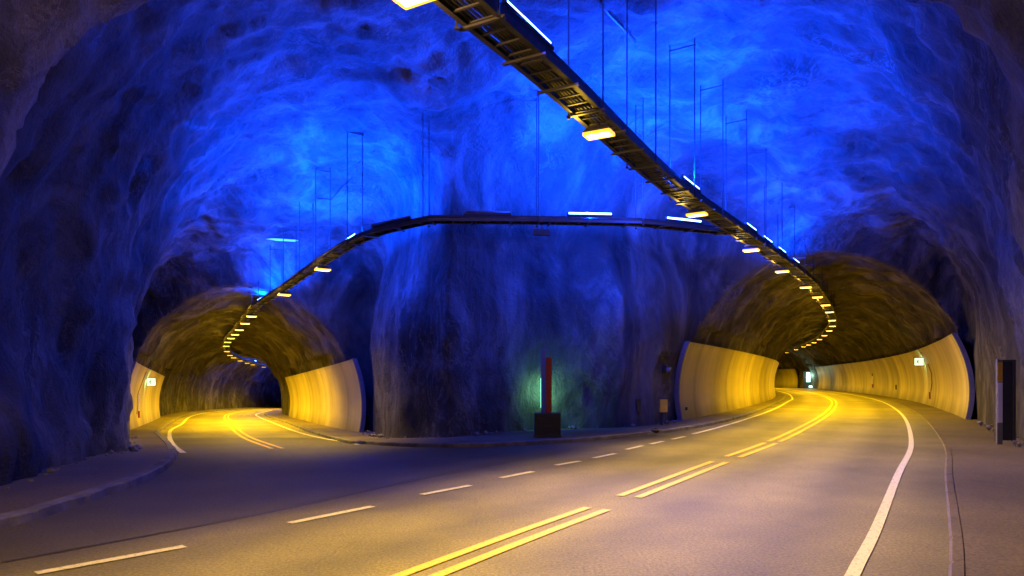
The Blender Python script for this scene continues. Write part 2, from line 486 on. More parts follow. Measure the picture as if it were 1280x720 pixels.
def surface_nets(Fv, xs, ys, zs):
    ins = Fv > 0
    nx, ny, nz = Fv.shape
    c = [ins[i:nx - 1 + i, j:ny - 1 + j, k:nz - 1 + k] for i in (0, 1) for j in (0, 1) for k in (0, 1)]
    cnt = sum(a.astype(np.int8) for a in c)
    cell = (cnt > 0) & (cnt < 8)
    idx = np.argwhere(cell)
    vid = np.full(cell.shape, -1, np.int32)
    vid[cell] = np.arange(len(idx))
    acc = np.zeros((len(idx), 3)); num = np.zeros(len(idx))
    corners = [(i, j, k) for i in (0, 1) for j in (0, 1) for k in (0, 1)]
    for a in range(8):
        for b in range(a + 1, 8):
            ca, cb = corners[a], corners[b]
            if sum(abs(p - q) for p, q in zip(ca, cb)) != 1: continue
            va = Fv[idx[:, 0] + ca[0], idx[:, 1] + ca[1], idx[:, 2] + ca[2]]
            vb = Fv[idx[:, 0] + cb[0], idx[:, 1] + cb[1], idx[:, 2] + cb[2]]
            m = (va > 0) != (vb > 0)
            t = np.where(m, va / np.where(va - vb == 0, 1, va - vb), 0)
            pt = np.array(ca)[None] + t[:, None] * (np.array(cb) - np.array(ca))[None]
            acc[m] += pt[m]; num[m] += 1
    P = idx + acc / num[:, None]
    st = np.array([xs[1] - xs[0], ys[1] - ys[0], zs[1] - zs[0]])
    V = P * st + np.array([xs[0], ys[0], zs[0]])
    Q = []
    for ax in range(3):
        o1, o2 = [(1, 2), (2, 0), (0, 1)][ax]
        A = [slice(None)] * 3; B = [slice(None)] * 3
        A[ax] = slice(0, -1); B[ax] = slice(1, None)
        ia, ib = ins[tuple(A)], ins[tuple(B)]
        e = np.argwhere(ia != ib)
        ok = (e[:, o1] > 0) & (e[:, o2] > 0) & (e[:, o1] < Fv.shape[o1] - 1) & (e[:, o2] < Fv.shape[o2] - 1)
        e = e[ok]
        flip = ia[e[:, 0], e[:, 1], e[:, 2]]
        def g(d1, d2):
            q = e.copy(); q[:, o1] -= d1; q[:, o2] -= d2
            return vid[q[:, 0], q[:, 1], q[:, 2]]
        q = np.stack([g(1, 1), g(0, 1), g(0, 0), g(1, 0)], 1)
        q[flip] = q[flip][:, ::-1]          # normals towards the air
        Q.append(q)
    Q = np.concatenate(Q)
    return V, Q[(Q >= 0).all(1)]

def nrm_field(Fv, V, xs, ys, zs):
    """inward normal = gradient of the field, sampled at the nearest grid node (smoothed)"""
    gx, gy, gz = np.gradient(Fv)
    st = np.array([xs[1] - xs[0], ys[1] - ys[0], zs[1] - zs[0]])
    P = (V - np.array([xs[0], ys[0], zs[0]])) / st
    i = np.clip(np.round(P).astype(int), 0, np.array(Fv.shape) - 1)
    n = np.stack([g[i[:, 0], i[:, 1], i[:, 2]] for g in (gx, gy, gz)], 1)
    return n / (np.linalg.norm(n, axis=1)[:, None] + 1e-9)

def grid_block(x0, x1, y0, y1, z0, z1, st, near):
    xs = np.arange(x0, x1 + st / 2, st); ys = np.arange(y0, y1 + st / 2, st); zs = np.arange(z0, z1 + st / 2, st)
    fc, fr, fl = fields(xs, ys, zs, near)
    Fv = np.maximum(np.maximum(fc, fr), fl)
    V, Q = surface_nets(Fv, xs, ys, zs)
    P = np.round((V - np.array([x0, y0, z0])) / st).astype(int)
    P = np.clip(P, 0, np.array(Fv.shape) - 1)
    sm = lambda f: f[P[:, 0], P[:, 1], P[:, 2]]
    cls = np.argmax(np.stack([sm(fc), sm(fr), sm(fl)], 1), 1)
    n = nrm_field(Fv, V, xs, ys, zs)
    # displacement
    Z = V[:, 2:3] - G(V[:, 0], V[:, 1])[:, None]
    wallness = np.clip(1.4 - Z[:, 0] / 4.0, 0, 1)
    PS = V * np.array([1, 1, 0.55])
    big = fbm(V / 3.4, 3, 0.5)
    med = fbm(PS / 1.25 + 5, 3, 0.55)
    fin = ridged(PS / 0.62 + 2, 3, 0.55)
    vert = fbm(V * np.array([1.5, 1.5, 0.18]) + 40, 2, 0.5)
    dC = 0.24 * big + 0.17 * med + 0.08 * fin - 0.05 + 0.06 * vert * wallness
    # tunnels: sprayed rock, always pushed outwards behind the lining, with ribs across the tube
    big2 = fbm(V / 2.6 + 31, 3, 0.5); med2 = fbm(PS / 0.9 + 11, 3, 0.55)
    dT = 0.26 * big2 + 0.13 * med2 + 0.045 * fin
    dT = np.where(Z[:, 0] < 3.6, -np.abs(dT) * 0.6, dT - 0.05)
    d = np.where(cls == 0, dC, dT)
    rim = np.abs(sm(fc) - np.maximum(sm(fr), sm(fl)))
    d = d * (0.3 + 0.7 * sstep(0.0, 1.1, rim))
    cm = sstep(-9.5, -7.5, V[:, 0]) * sstep(-1, -3, V[:, 0]) * sstep(18, 20, V[:, 1]) * sstep(32, 29, V[:, 1]) * sstep(6, 4, Z[:, 0])
    pm = sstep(-7, -4.5, V[:, 0]) * sstep(8, 5, V[:, 0]) * sstep(16.5, 18, V[:, 1]) * sstep(30, 26, V[:, 1])
    d = d * (1 - 0.35 * cm) * (1 - 0.35 * pm)
    V = V + n * d[:, None]
    return V, Q, cls

B1 = grid_block(-24.5, 30, -34, 44, -1.9, 9.9, 0.155, True)
B2 = grid_block(11, 49, 43.7, 146, -0.7, 7.4, 0.23, False)
B3 = grid_block(-39, -10, 43.7, 140, -4.6, 6.9, 0.23, False)

def mesh_np(name, V, Q, mat, smooth=True):
    used = np.unique(Q); remap = np.full(len(V), -1, np.int64); remap[used] = np.arange(len(used))
    V = V[used]; Q = remap[Q]
    me = bpy.data.meshes.new(name)
    me.vertices.add(len(V)); me.vertices.foreach_set("co", V.astype(np.float32).ravel())
    k = Q.shape[1]
    me.loops.add(Q.size); me.loops.foreach_set("vertex_index", Q.astype(np.int32).ravel())
    me.polygons.add(len(Q)); me.polygons.foreach_set("loop_start", (np.arange(len(Q)) * k).astype(np.int32))
    me.polygons.foreach_set("loop_total", np.full(len(Q), k, np.int32))
    me.update(calc_edges=True); me.validate()
    if smooth: me.polygons.foreach_set("use_smooth", [True] * len(me.polygons))
    me.materials.append(mat)
    o = bpy.data.objects.new(name, me); COL.objects.link(o)
    return o

def cls_faces(B, c):
    V, Q, cls = B
    fcls = np.median(cls[Q], axis=1).round().astype(int)
    maj = np.where((cls[Q] == c).sum(1) >= 2, c, -1) if c else None
    if c == 0:
        a = (cls[Q] == 1).sum(1) >= 2; b = (cls[Q] == 2).sum(1) >= 2
        return V, Q[~(a | b)]
    if c == 1: return V, Q[(cls[Q] == 1).sum(1) >= 2]
    b = ((cls[Q] == 2).sum(1) >= 2) & ~((cls[Q] == 1).sum(1) >= 2)
    return V, Q[b]

def join(parts):
    Vs, Qs, n = [], [], 0
    for V, Q in parts:
        Vs.append(V); Qs.append(Q + n); n += len(V)
    return np.concatenate(Vs), np.concatenate(Qs)

tag(mesh_np("rock_cavern", *cls_faces(B1, 0), M['rock']), "high rough rock cavern lit blue where the two tunnels meet", kind='structure')
tag(mesh_np("rock_tunnel", *join([cls_faces(B1, 1), cls_faces(B2, 1)]), M['trock']), "rough rock vault of the right tunnel in yellow light", kind='structure')
tag(mesh_np("rock_tunnel", *join([cls_faces(B1, 2), cls_faces(B3, 2)]), M['trock']), "rough rock vault of the left tunnel curving out of sight", kind='structure')

def ceiling_at(x, y):
    """height of the undisturbed vault above a point"""
    zs = np.arange(3.0, 9.8, 0.05)
    xs = np.array([x]); ys = np.array([y])
    fc, fr, fl = fields(xs, ys, zs, True)
    f = np.maximum(np.maximum(fc, fr), fl)[0, 0]
    i = np.argmax(f < 0)
    return float(zs[i]) if (f < 0).any() else 9.0

# ------------------------------------------------------------------ road, sidewalks, markings
xs = np.arange(-50, 56.1, 0.5); ys = np.arange(-40, 150.1, 0.5)
X, Y = np.meshgrid(xs, ys, indexing='ij')
V = np.stack([X, Y, G(X, Y)], -1).reshape(-1, 3)
ny = len(ys)
I = (np.arange(len(xs) - 1)[:, None] * ny + np.arange(ny - 1)[None]).ravel()
Q = np.stack([I, I + ny, I + ny + 1, I + 1], 1)
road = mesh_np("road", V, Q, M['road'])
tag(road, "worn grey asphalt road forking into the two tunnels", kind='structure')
def lateral(x, y, path):
    d = np.full(x.shape, 1e9); lat = np.zeros(x.shape)
    for i in range(0, len(path.s) - 1, 2):
        dx = x - path.p[i, 0]; dy = y - path.p[i, 1]
        q = np.hypot(dx, dy); l = dx * path.n[i, 0] + dy * path.n[i, 1]
        m = q < d; d[m] = q[m]; lat[m] = l[m]
    return lat, d
lr, dr = lateral(V[:, 0], V[:, 1], RD); ll, dl = lateral(V[:, 0], V[:, 1], LD)
def wearf(l):
    tr = sum(np.exp(-((l - c) / 0.38) ** 2) for c in (-2.3, -0.75, 0.8, 2.3))
    return 1.18 - 0.40 * tr - 0.30 * sstep(3.1, 3.5, np.abs(l))
wr = np.where(np.abs(lr) < 5, wearf(lr), 0.8)
wl = np.where(np.abs(ll) < 5, wearf(ll), 0.8)
rside = sstep(-2.4, -3.4, lr)
w = wr * (1 - rside) + rside * np.where(V[:, 1] > 24, wl, 0.50 + 0 * wl)  # dimness left of the main lane, outside the lamp beams, painted into the asphalt
av = road.data.attributes.new("wear_and_light", 'FLOAT', 'POINT')
co = np.empty(len(road.data.vertices) * 3, np.float32)
av.data.foreach_set("value", w.astype(np.float32))

def resample(pts, n):
    P = np.array(pts, float)
    L = np.concatenate([[0], np.cumsum(np.linalg.norm(np.diff(P, axis=0), axis=1))])
    q = np.linspace(0, L[-1], n)
    return np.stack([np.interp(q, L, P[:, 0]), np.interp(q, L, P[:, 1])], 1), L[-1]

def smooth_line(pts, step=0.25, it=10):
    P = Path([(a, b) for a, b in pts], step) if len(pts) > 2 else None
    if P is None:
        return resample(pts, max(2, int(math.dist(*pts) / step) + 1))[0]
    return P.p[:, :2]

def ribbon_mb(line, w, dz):
    line = np.array(line, float)
    t = np.gradient(line, axis=0); t /= np.linalg.norm(t, axis=1)[:, None]
    n = np.stack([t[:, 1], -t[:, 0]], 1)
    mb = MB(); vs = []
    for p, q in zip(line, n):
        for s in (-1, 1):
            a = p + q * s * w / 2
            vs.append((a[0], a[1], g1(a[0], a[1]) + dz))
    mb.add(vs, [(2 * i, 2 * i + 1, 2 * i + 3, 2 * i + 2) for i in range(len(line) - 1)])
    return mb

def sub(path, s0, s1, off=0.0, step=0.25):
    q = np.arange(s0, s1 + 1e-6, step)
    return np.stack([np.interp(q, path.s, path.p[:, 0]) + np.interp(q, path.s, path.n[:, 0]) * off,
                     np.interp(q, path.s, path.p[:, 1]) + np.interp(q, path.s, path.n[:, 1]) * off], 1)

# double yellow centre line of the main road, with its short gaps
def s_near(path, p):
    return float(path.s[np.argmin(np.hypot(path.p[:, 0] - p[0], path.p[:, 1] - p[1]))])
cuts = [(0.5, s_near(RD, px2ground(748, 641))), (s_near(RD, px2ground(797, 619)), s_near(RD, px2ground(903, 579))),
        (s_near(RD, px2ground(918, 573)), s_near(RD, px2ground(963, 555))), (s_near(RD, px2ground(970, 552)), RD.len - 1)]
for a, b in cuts:
    for off in (-0.13, 0.13):
        o = ribbon_mb(sub(RD, a, b, off), 0.11, 0.010).build("centre_line", M['yellow'], road)
for off in (-0.13, 0.13):
    ribbon_mb(sub(LD, LD.s_of_y(px2ground(349, 561)[1]), LD.len - 1, off), 0.11, 0.010).build("centre_line", M['yellow'], road)
# edge lines
ribbon_mb(sub(RD, 0.5, RD.len - 1, 2.98), 0.108, 0.010).build("edge_line", M['white'], road)
e0 = [px2ground(*p) for p in ((866, 543), (900, 534), (930, 525), (958, 515.5), (975, 508), (986, 501.5))]
sE = s_near(RD, e0[-1])
tail = [tuple(RD.at(sE + d, -2.75)[0][:2]) for d in (4, 9, 15, 22, 30, 40, 52)]
ribbon_mb(smooth_line(e0 + tail), 0.13, 0.010).build("edge_line", M['white'], road)
e2 = [px2ground(*p) for p in ((229, 566.5), (219, 559), (213.5, 551.5), (212, 545), (214, 537.5))]
sL = s_near(LD, e2[-1])
ribbon_mb(smooth_line(e2 + [tuple(LD.at(sL + d, -2.6)[0][:2]) for d in (7, 12, 18, 26, 36, 48, 62, 80)]), 0.14, 0.010).build("edge_line", M['white'], road)
# tarred joint between the two lanes' asphalt
ribbon_mb(smooth_line([px2ground(*p) for p in ((2, 704), (120, 682), (280, 652), (420, 622), (540, 596), (640, 576), (720, 562))]), 0.035, 0.006).build("tar_joint", M['tar'], road)
e1 = [px2ground(*p) for p in ((449, 556), (420, 551), (393, 546))]
sL = s_near(LD, e1[-1])
tail = [tuple(LD.at(sL + d, 2.35)[0][:2]) for d in (9, 14, 20, 30, 42, 60)]
ribbon_mb(smooth_line(e1 + tail), 0.13, 0.010).build("edge_line", M['white'], road)
# white dashes across the fork
for a, b in (((45, 718), (231, 684)), ((362, 655), (466, 634)), ((527, 619), (588, 607.5)), ((626, 598), (666, 590)), ((695, 582), (725, 577)),
             ((742, 573), (769, 567.5)), ((783, 562.3), (803, 557.5)), ((813, 555.5), (829, 552)), ((840, 549.5), (856, 546))):
    A, Bp = px2ground(*a), px2ground(*b)
    ribbon_mb(smooth_line([A, Bp]), 0.115, 0.010).build("lane_dash", M['white'], road)
A = np.array(px2ground(45, 718)); D = np.array([.5, .866])
for k in range(1, 4):
    p = A - D * 4.4 * k
    ribbon_mb(smooth_line([tuple(p), tuple(p + D * 1.6)]), 0.115, 0.010).build("lane_dash", M['white'], road)

def walkway(name, kerb_line, outer_line, label, h=0.11, n=None, rough=0.0, kmat='kerb', kw=0.17):
    n = n or 400
    A, la = resample(kerb_line, n); Bq, _ = resample(outer_line, n)
    t = np.gradient(A, axis=0); t /= np.linalg.norm(t, axis=1)[:, None]
    nr = np.stack([t[:, 1], -t[:, 0]], 1)
    side = np.sign(((Bq - A) * nr).sum(1).mean())
    nr = nr * side
    m = 14
    vs = []
    for i in range(n):
        a = A[i] + nr[i] * (kw + 0.004)
        for j in range(m + 1):
            u = (j / m)
            p = a * (1 - u) + Bq[i] * u
            vs.append((p[0], p[1], g1(*p) + h - 0.012 + 0.02 * u))
    fs = [(i * (m + 1) + j, i * (m + 1) + j + 1, (i + 1) * (m + 1) + j + 1, (i + 1) * (m + 1) + j) for i in range(n - 1) for j in range(m)]
    mb = MB(); mb.add(vs, fs)
    o = mb.build(name, M['walk'], None, smooth=True)
    tag(o, label, kind='structure')
    vs = []
    for i in range(n):
        r = rough * (vnoise(np.array([[A[i][0] * 1.7, A[i][1] * 1.7, 3.3]]))[0] + 0.5 * vnoise(np.array([[A[i][0] * 6, A[i][1] * 6, 1.3]]))[0])
        for off, z in ((0.0 + r, -0.05), (0.012 + r, h - 0.02 + r * 0.3), (0.035 + r, h), (kw, h), (kw, -0.05)):
            p = A[i] + nr[i] * off
            vs.append((p[0], p[1], g1(*p) + z))
    k = 5
    acc = 0.0
    for i in range(1, n):
        acc += float(np.hypot(*(A[i] - A[i - 1])))
        if acc > 1.0:                    # open joint between two kerb stones
            acc = 0.0
            for j in (1, 2, 3):
                x_, y_, z_ = vs[i * k + j]; vs[i * k + j] = (x_ + nr[i][0] * 0.012 * (j < 3), y_ + nr[i][1] * 0.012 * (j < 3), z_ - 0.014)
    fs = [(i * k + j, i * k + j + 1, (i + 1) * k + j + 1, (i + 1) * k + j) for i in range(n - 1) for j in range(k - 1)]
    mb = MB(); mb.add(vs, fs)
    mb.build("kerb", M[kmat], o, smooth=False)
    return o

walkway("sidewalk", sub(RD, 0.5, RD.len - 1, 3.62), sub(RD, 0.5, RD.len - 1, 7.2), "brown sidewalk along the right hand rock wall", h=0.025, n=2200, kmat="walk", kw=0.12)
kl = [(-24, -22), (-17, -12), (-10.5, -3), (-6.3, 3)] + [px2ground(*p) for p in ((0, 662), (75, 640), (143, 617), (178, 604), (203, 591), (217, 580), (221, 571), (216, 560), (205, 549), (198, 542))]
sk = s_near(LD, kl[-1]); kl += [tuple(LD.at(sk + d, -3.15)[0][:2]) for d in range(6, int(LD.len - sk) - 4, 6)]
kl = smooth_line(kl)
ol = [(-30, -24), (-22, -12), (-15, -2), (-10, 5), (-10.2, 10), (-12, 15), (-16, 22), (-20, 30)] + [tuple(LD.at(sk + d, -6.3)[0][:2]) for d in range(14, int(LD.len - sk) - 4, 6)]
walkway("sidewalk", kl, smooth_line(ol), "sidewalk with a broken kerb curving round the left rock wall", h=0.12, n=2200, rough=0.03)
li = LD.len - 2
il = [tuple(LD.at(s, 3.0)[0][:2]) for s in np.arange(li, LD.s_of_y(33), -5)]
ir0 = [px2ground(*p) for p in ((425, 552.3), (455, 555), (500, 558.5), (560, 559.5), (630, 558), (700, 554), (760, 549.5), (820, 543), (880, 533.5), (930, 521.5), (960, 510), (975, 503))]
si = s_near(RD, ir0[-1])
ir = [tuple(RD.at(s, -3.3)[0][:2]) for s in np.arange(si + 5, RD.len - 3, 5)]
kin = smooth_line(il + ir0 + ir)
ol = [tuple(LD.at(s, 6.2)[0][:2]) for s in np.arange(li, LD.s_of_y(36), -5)] + [(-6.5, 31), (-3, 26), (-0.5, 22), (2.5, 23), (5, 26.5), (9, 32)] + [tuple(RD.at(s, -6)[0][:2]) for s in np.arange(si + 9, RD.len - 3, 5)]
walkway("sidewalk", kin, smooth_line(ol), "narrow sidewalk round the foot of the central rock pillar", h=0.10, n=2600, rough=0.02)

# ------------------------------------------------------------------ wall linings
def lining(path, s0, s1, off, hgt, label, lean=0.5, near_trim=True):
    q = np.arange(s0, s1, 0.3); n = len(q)
    side = 1 if off > 0 else -1
    m = 16
    p0, n0 = path.at(q[0], off)
    org = Vector((p0[0], p0[1], g1(p0[0], p0[1])))
    root = empty("wall_lining", org)
    vs = []; wr_ = []
    band = 0.86 + 0.22 * fbm(np.stack([q * 0.55 + off * 7, q * 0, q * 0 + 0.5], 1), 3)  # broad light and dark bands of the lamps, painted along the panels
    for i, s in enumerate(q):
        hh = hgt
        for back in (0, 1):
            for j in range(m + 1):
                h = -0.1 + (hh + 0.1) * j / m
                o = abs(off) - lean * ((h - 1.1) / 2.1) ** 2 + (0.10 if back else 0)
                p, nn = path.at(s, side * o)
                vs.append((p[0] - org.x, p[1] - org.y, g1(p[0], p[1]) + h - org.z))
                sj = s % 6.0
                joint = 0.7 if (sj < 0.3) else 1.0
                wr_.append(joint * band[i] * (0.45 + 0.55 * min(1, max(0, h) / 0.7 + 0.15 * math.sin(s * 1.7))) * (0.82 if h > hh - 0.15 else 1))
    k = 2 * (m + 1)
    fs = []
    for i in range(n - 1):
        for j in range(m):
            fs.append((i * k + j, i * k + j + 1, (i + 1) * k + j + 1, (i + 1) * k + j))
            b = m + 1
            fs.append((i * k + b + j, (i + 1) * k + b + j, (i + 1) * k + b + j + 1, i * k + b + j + 1))
        fs.append((i * k + m, i * k + m + 1 + m, (i + 1) * k + 2 * m + 1, (i + 1) * k + m))
    for i in (0, n - 1):
        for j in range(m):
            fs.append((i * k + j, i * k + j + 1, i * k + m + 1 + j + 1, i * k + m + 1 + j))
    mb = MB(); mb.add(vs, fs)
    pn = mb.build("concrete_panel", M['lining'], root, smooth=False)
    a = pn.data.attributes.new("wear_and_light", 'FLOAT', 'POINT'); a.data.foreach_set("value", np.array(wr_, np.float32))
    # dark cover strip down the open end
    mb = MB()
    vs = []
    for j in range(m + 1):
        h = -0.1 + (hgt + 0.12) * j / m
        o = abs(off) - lean * ((h - 1.1) / 2.1) ** 2
        for ds, do in ((-0.12, -0.02), (-0.006, -0.02), (-0.006, 0.15), (-0.12, 0.15)):
            p, nn = path.at(s0 + ds, side * (o + do))
            vs.append((p[0] - org.x, p[1] - org.y, g1(p[0], p[1]) + h - org.z))
    fs = [(j * 4 + a_, j * 4 + (a_ + 1) % 4, (j + 1) * 4 + (a_ + 1) % 4, (j + 1) * 4 + a_) for j in range(m) for a_ in range(4)]
    fs += [(0, 1, 2, 3), tuple(m * 4 + a_ for a_ in range(4))]
    mb.add(vs, fs); mb.build("end_strip", M['trim'], root)
    tag(root, label, "wall lining")
    return root

RL, RR = 0.5 - 4.65, 0.5 + 4.65
sRl = RD.s_px(850, RL, RD.s_of_y(18)); sRr = RD.s_px(1212, RR, RD.s_of_y(18))
lining(RD, sRl, sRl + 42, RL, 2.9, "pale concrete wall lining along the inner curve of the right tunnel, beside the yellow cabinet")
sR2 = RD.s_px(1023, RR, sRr + 45)
if sR2 is None: sR2 = RD.s_of_y(100)
lining(RD, sRr, sR2, RR, 3.35, "long pale concrete wall lining along the outer wall of the right tunnel")
sR3 = RD.s_px(997, RR, sR2) or sR2 + 5
lining(RD, sR3, RD.len - 3, RR, 3.2, "farthest yellow-lit wall lining, past the lit niche in the right tunnel")
LR_, LL_ = 4.35, -4.35
sLr = LD.s_px(452, LR_, LD.s_of_y(20)); sLl = LD.s_px(158, LL_, LD.s_of_y(20))
lining(LD, sLr, sLr + 26, LR_, 3.0, "curved concrete wall lining on the right side of the left tunnel", lean=0.45)
lining(LD, sLl, LD.s_px(199, LL_, sLl) or sLl + 15, LL_, 3.0, "short concrete wall lining with the exit sign, left side of the left tunnel", lean=0.45)

# ------------------------------------------------------------------ cable trays
TH = 4.1 + EYE
def tray_pts_main():
    pts = []
    for px, py in ((578, 0), (700, 106), (840, 233), (933, 296), (1007, 348)):
        y = F_PX * 4.1 / (HOR - py); pts.append(((px - 640) / F_PX * y, y, TH))
    d = np.array(pts[1]) - np.array(pts[0]); d /= np.linalg.norm(d)
    pre = [tuple(np.array(pts[0]) - d * k) for k in (21, 15, 10, 5)]
    s = s_near(RD, pts[-1][:2])
    p, n = RD.at(s); o0 = (pts[-1][0] - p[0]) * n[0] + (pts[-1][1] - p[1]) * n[1]
    post = []
    for k, ds in enumerate(range(6, int(RD.len - s) - 3, 6)):
        o = o0 * max(0, 1 - ds / 25)
        q = RD.at(s + ds, o)[0]
        post.append((q[0], q[1], TH))
    return pre + pts + post
TM = Path(tray_pts_main(), 0.25)

cx = []
for px, py, H in ((925, 291, 4.1), (880, 287, 4.1), (800, 278.5, 4.1), (660, 276, 4.1), (535, 275, 4.08)):
    y = F_PX * H / (HOR - py); cx.append(((px - 640) / F_PX * y, y, H + EYE))
for px, py in ((470, 290), (440, 303), (400, 328), (350, 363), (320, 382)):
    # stays 5.7 m above the falling ground
    k = (px - 640) / F_PX; m = (HOR - py) / F_PX
    yy = np.arange(10, 60, 0.02); f = (EYE + m * yy) - (TH + G(k * yy, yy)); i = int(np.argmax(f > 0))
    cx.append((k * yy[i], yy[i], EYE + m * yy[i]))
s = s_near(LD, cx[-1][:2])
p, n_ = LD.at(s); o0 = (cx[-1][0] - p[0]) * n_[0] + (cx[-1][1] - p[1]) * n_[1]
for ds in range(6, int(LD.len - s) - 3, 6):
    q = LD.at(s + ds, o0 * max(0, 1 - ds / 20))[0]
    cx.append((q[0], q[1], TH + g1(q[0], q[1])))
TC = Path([p for k in range(len(cx) - 1) for p in ((cx[k],) if k > 8 else (cx[k], tuple(0.8 * a + 0.2 * b for a, b in zip(cx[k], cx[k + 1])), tuple(0.2 * a + 0.8 * b for a, b in zip(cx[k], cx[k + 1]))))], 0.25, it=2)

def make_tray(path, label, hangers, W=0.46, s0=0.0, s1=None):
    s1 = s1 or path.len
    q = np.arange(s0, s1, 0.5)
    P = []; Nn = []
    for s in q:
        p, n = path.at(s); P.append(p); Nn.append(n)
    root = empty("cable_tray", P[0]); o = Vector(P[0])
    P = [np.array(p) - np.array(o) for p in P]
    mb = MB()
    for sd in (-1, 1):
        mb.beam(P, Nn, sd * W / 2, 0, 0.035, 0.11); mb.beam(P, Nn, sd * (W / 2 - 0.02), -0.05, 0.06, 0.012)
    for s in np.arange(s0 + 0.1, min(s1, s0 + 140), 0.3):
        p, n = path.at(s); ang = math.atan2(n[1], n[0])
        mb.box(np.array(p) - np.array(o) + np.array([0, 0, -0.03]), (W - 0.04, 0.035, 0.02), ang)
    for s in np.arange(s0 + 0.4, min(s1, s0 + 90), 1.0):
        p, n = path.at(s); ang = math.atan2(n[1], n[0])
        mb.box(np.array(p) - np.array(o) + np.array([0, 0, -0.072]), (W + 0.16, 0.05, 0.03), ang)
    mb.build("ladder_frame", M['steel'], root)
    mb = MB()
    for k, (lat, r) in enumerate(((-0.18, 0.03), (-0.115, 0.032), (-0.055, 0.03), (0.0, 0.024), (0.05, 0.028), (0.105, 0.03), (0.16, 0.03))):
        pts = [p + np.array([n[0] * (lat + 0.012 * math.sin(i * 0.7 + k)), n[1] * (lat + 0.012 * math.sin(i * 0.7 + k)), 0.005 + r]) for i, (p, n) in enumerate(zip(P, Nn))]
        mb.tube(pts, r, 5)
    mb.build("cables", M['cable'], root, smooth=True)
    # upper channel that carries the fluorescent tubes
    mb = MB(); mb.beam(P, Nn, W / 2 - 0.06, 0.13, 0.07, 0.05)
    mb.build("conduit_channel", M['darksteel'], root)
    for s in hangers:
        p, n = path.at(s)
        mb = MB(); tops = []
        zc = []
        for sd in (-1, 1):
            a = (p[0] + n[0] * sd * (W / 2 + 0.05), p[1] + n[1] * sd * (W / 2 + 0.05))
            zc.append(ceiling_at(*a))
        zt = max(zc) + 0.45
        for sd in (-1, 1):
            a = (p[0] + n[0] * sd * (W / 2 + 0.05), p[1] + n[1] * sd * (W / 2 + 0.05))
            mb.tube([(a[0] - o.x, a[1] - o.y, p[2] - 0.09 - o.z), (a[0] - o.x, a[1] - o.y, zt - o.z)], 0.014, 5)
            mb.box((a[0] - o.x, a[1] - o.y, p[2] - 0.10 - o.z), (0.05, 0.05, 0.03))
        ang = math.atan2(n[1], n[0])
        mb.box((p[0] - o.x, p[1] - o.y, min(zc) - 0.06 - o.z), (W + 0.14, 0.035, 0.03), ang)
        mb.build("hanger", M['rod'], root)
    tag(root, label, "cable tray", "cable trays hung from the rock ceiling")
    return root

hm = [TM.s_px(px, 0, TM.s_of_y(2)) for px in (600, 733, 803, 853, 891, 921, 946, 967, 983, 997, 1008)]
hm = [h for h in hm if h]
hm = [hm[0] - 8, hm[0] - 4.5] + hm + [hm[-1] + k * 3.5 for k in range(1, 5)]
make_tray(TM, "long main cable tray running from top centre into the right tunnel", hm)
hc = [TC.s_px(px) for px in (795, 670, 531, 442, 403, 382, 362, 345, 330, 321)]
hc = [h for h in hc if h]
make_tray(TC, "cable tray branching off the main one and curving into the left tunnel", hc, W=0.36, s0=0.3)

# ------------------------------------------------------------------ sodium floodlights
ORD = ["first", "second", "third", "fourth", "fifth", "sixth", "seventh", "eighth", "ninth", "tenth", "eleventh", "twelfth", "thirteenth", "fourteenth",
       "fifteenth", "sixteenth", "seventeenth", "eighteenth", "nineteenth", "twentieth", "twenty-first", "twenty-second", "twenty-third", "twenty-fourth"]
lamp_data = bpy.data.lights.new("sodium_light", 'SPOT')
lamp_data.energy = SODIUM_W; lamp_data.color = SODIUM
lamp_data.spot_size = math.radians(138); lamp_data.spot_blend = 0.9; lamp_data.shadow_soft_size = 0.14

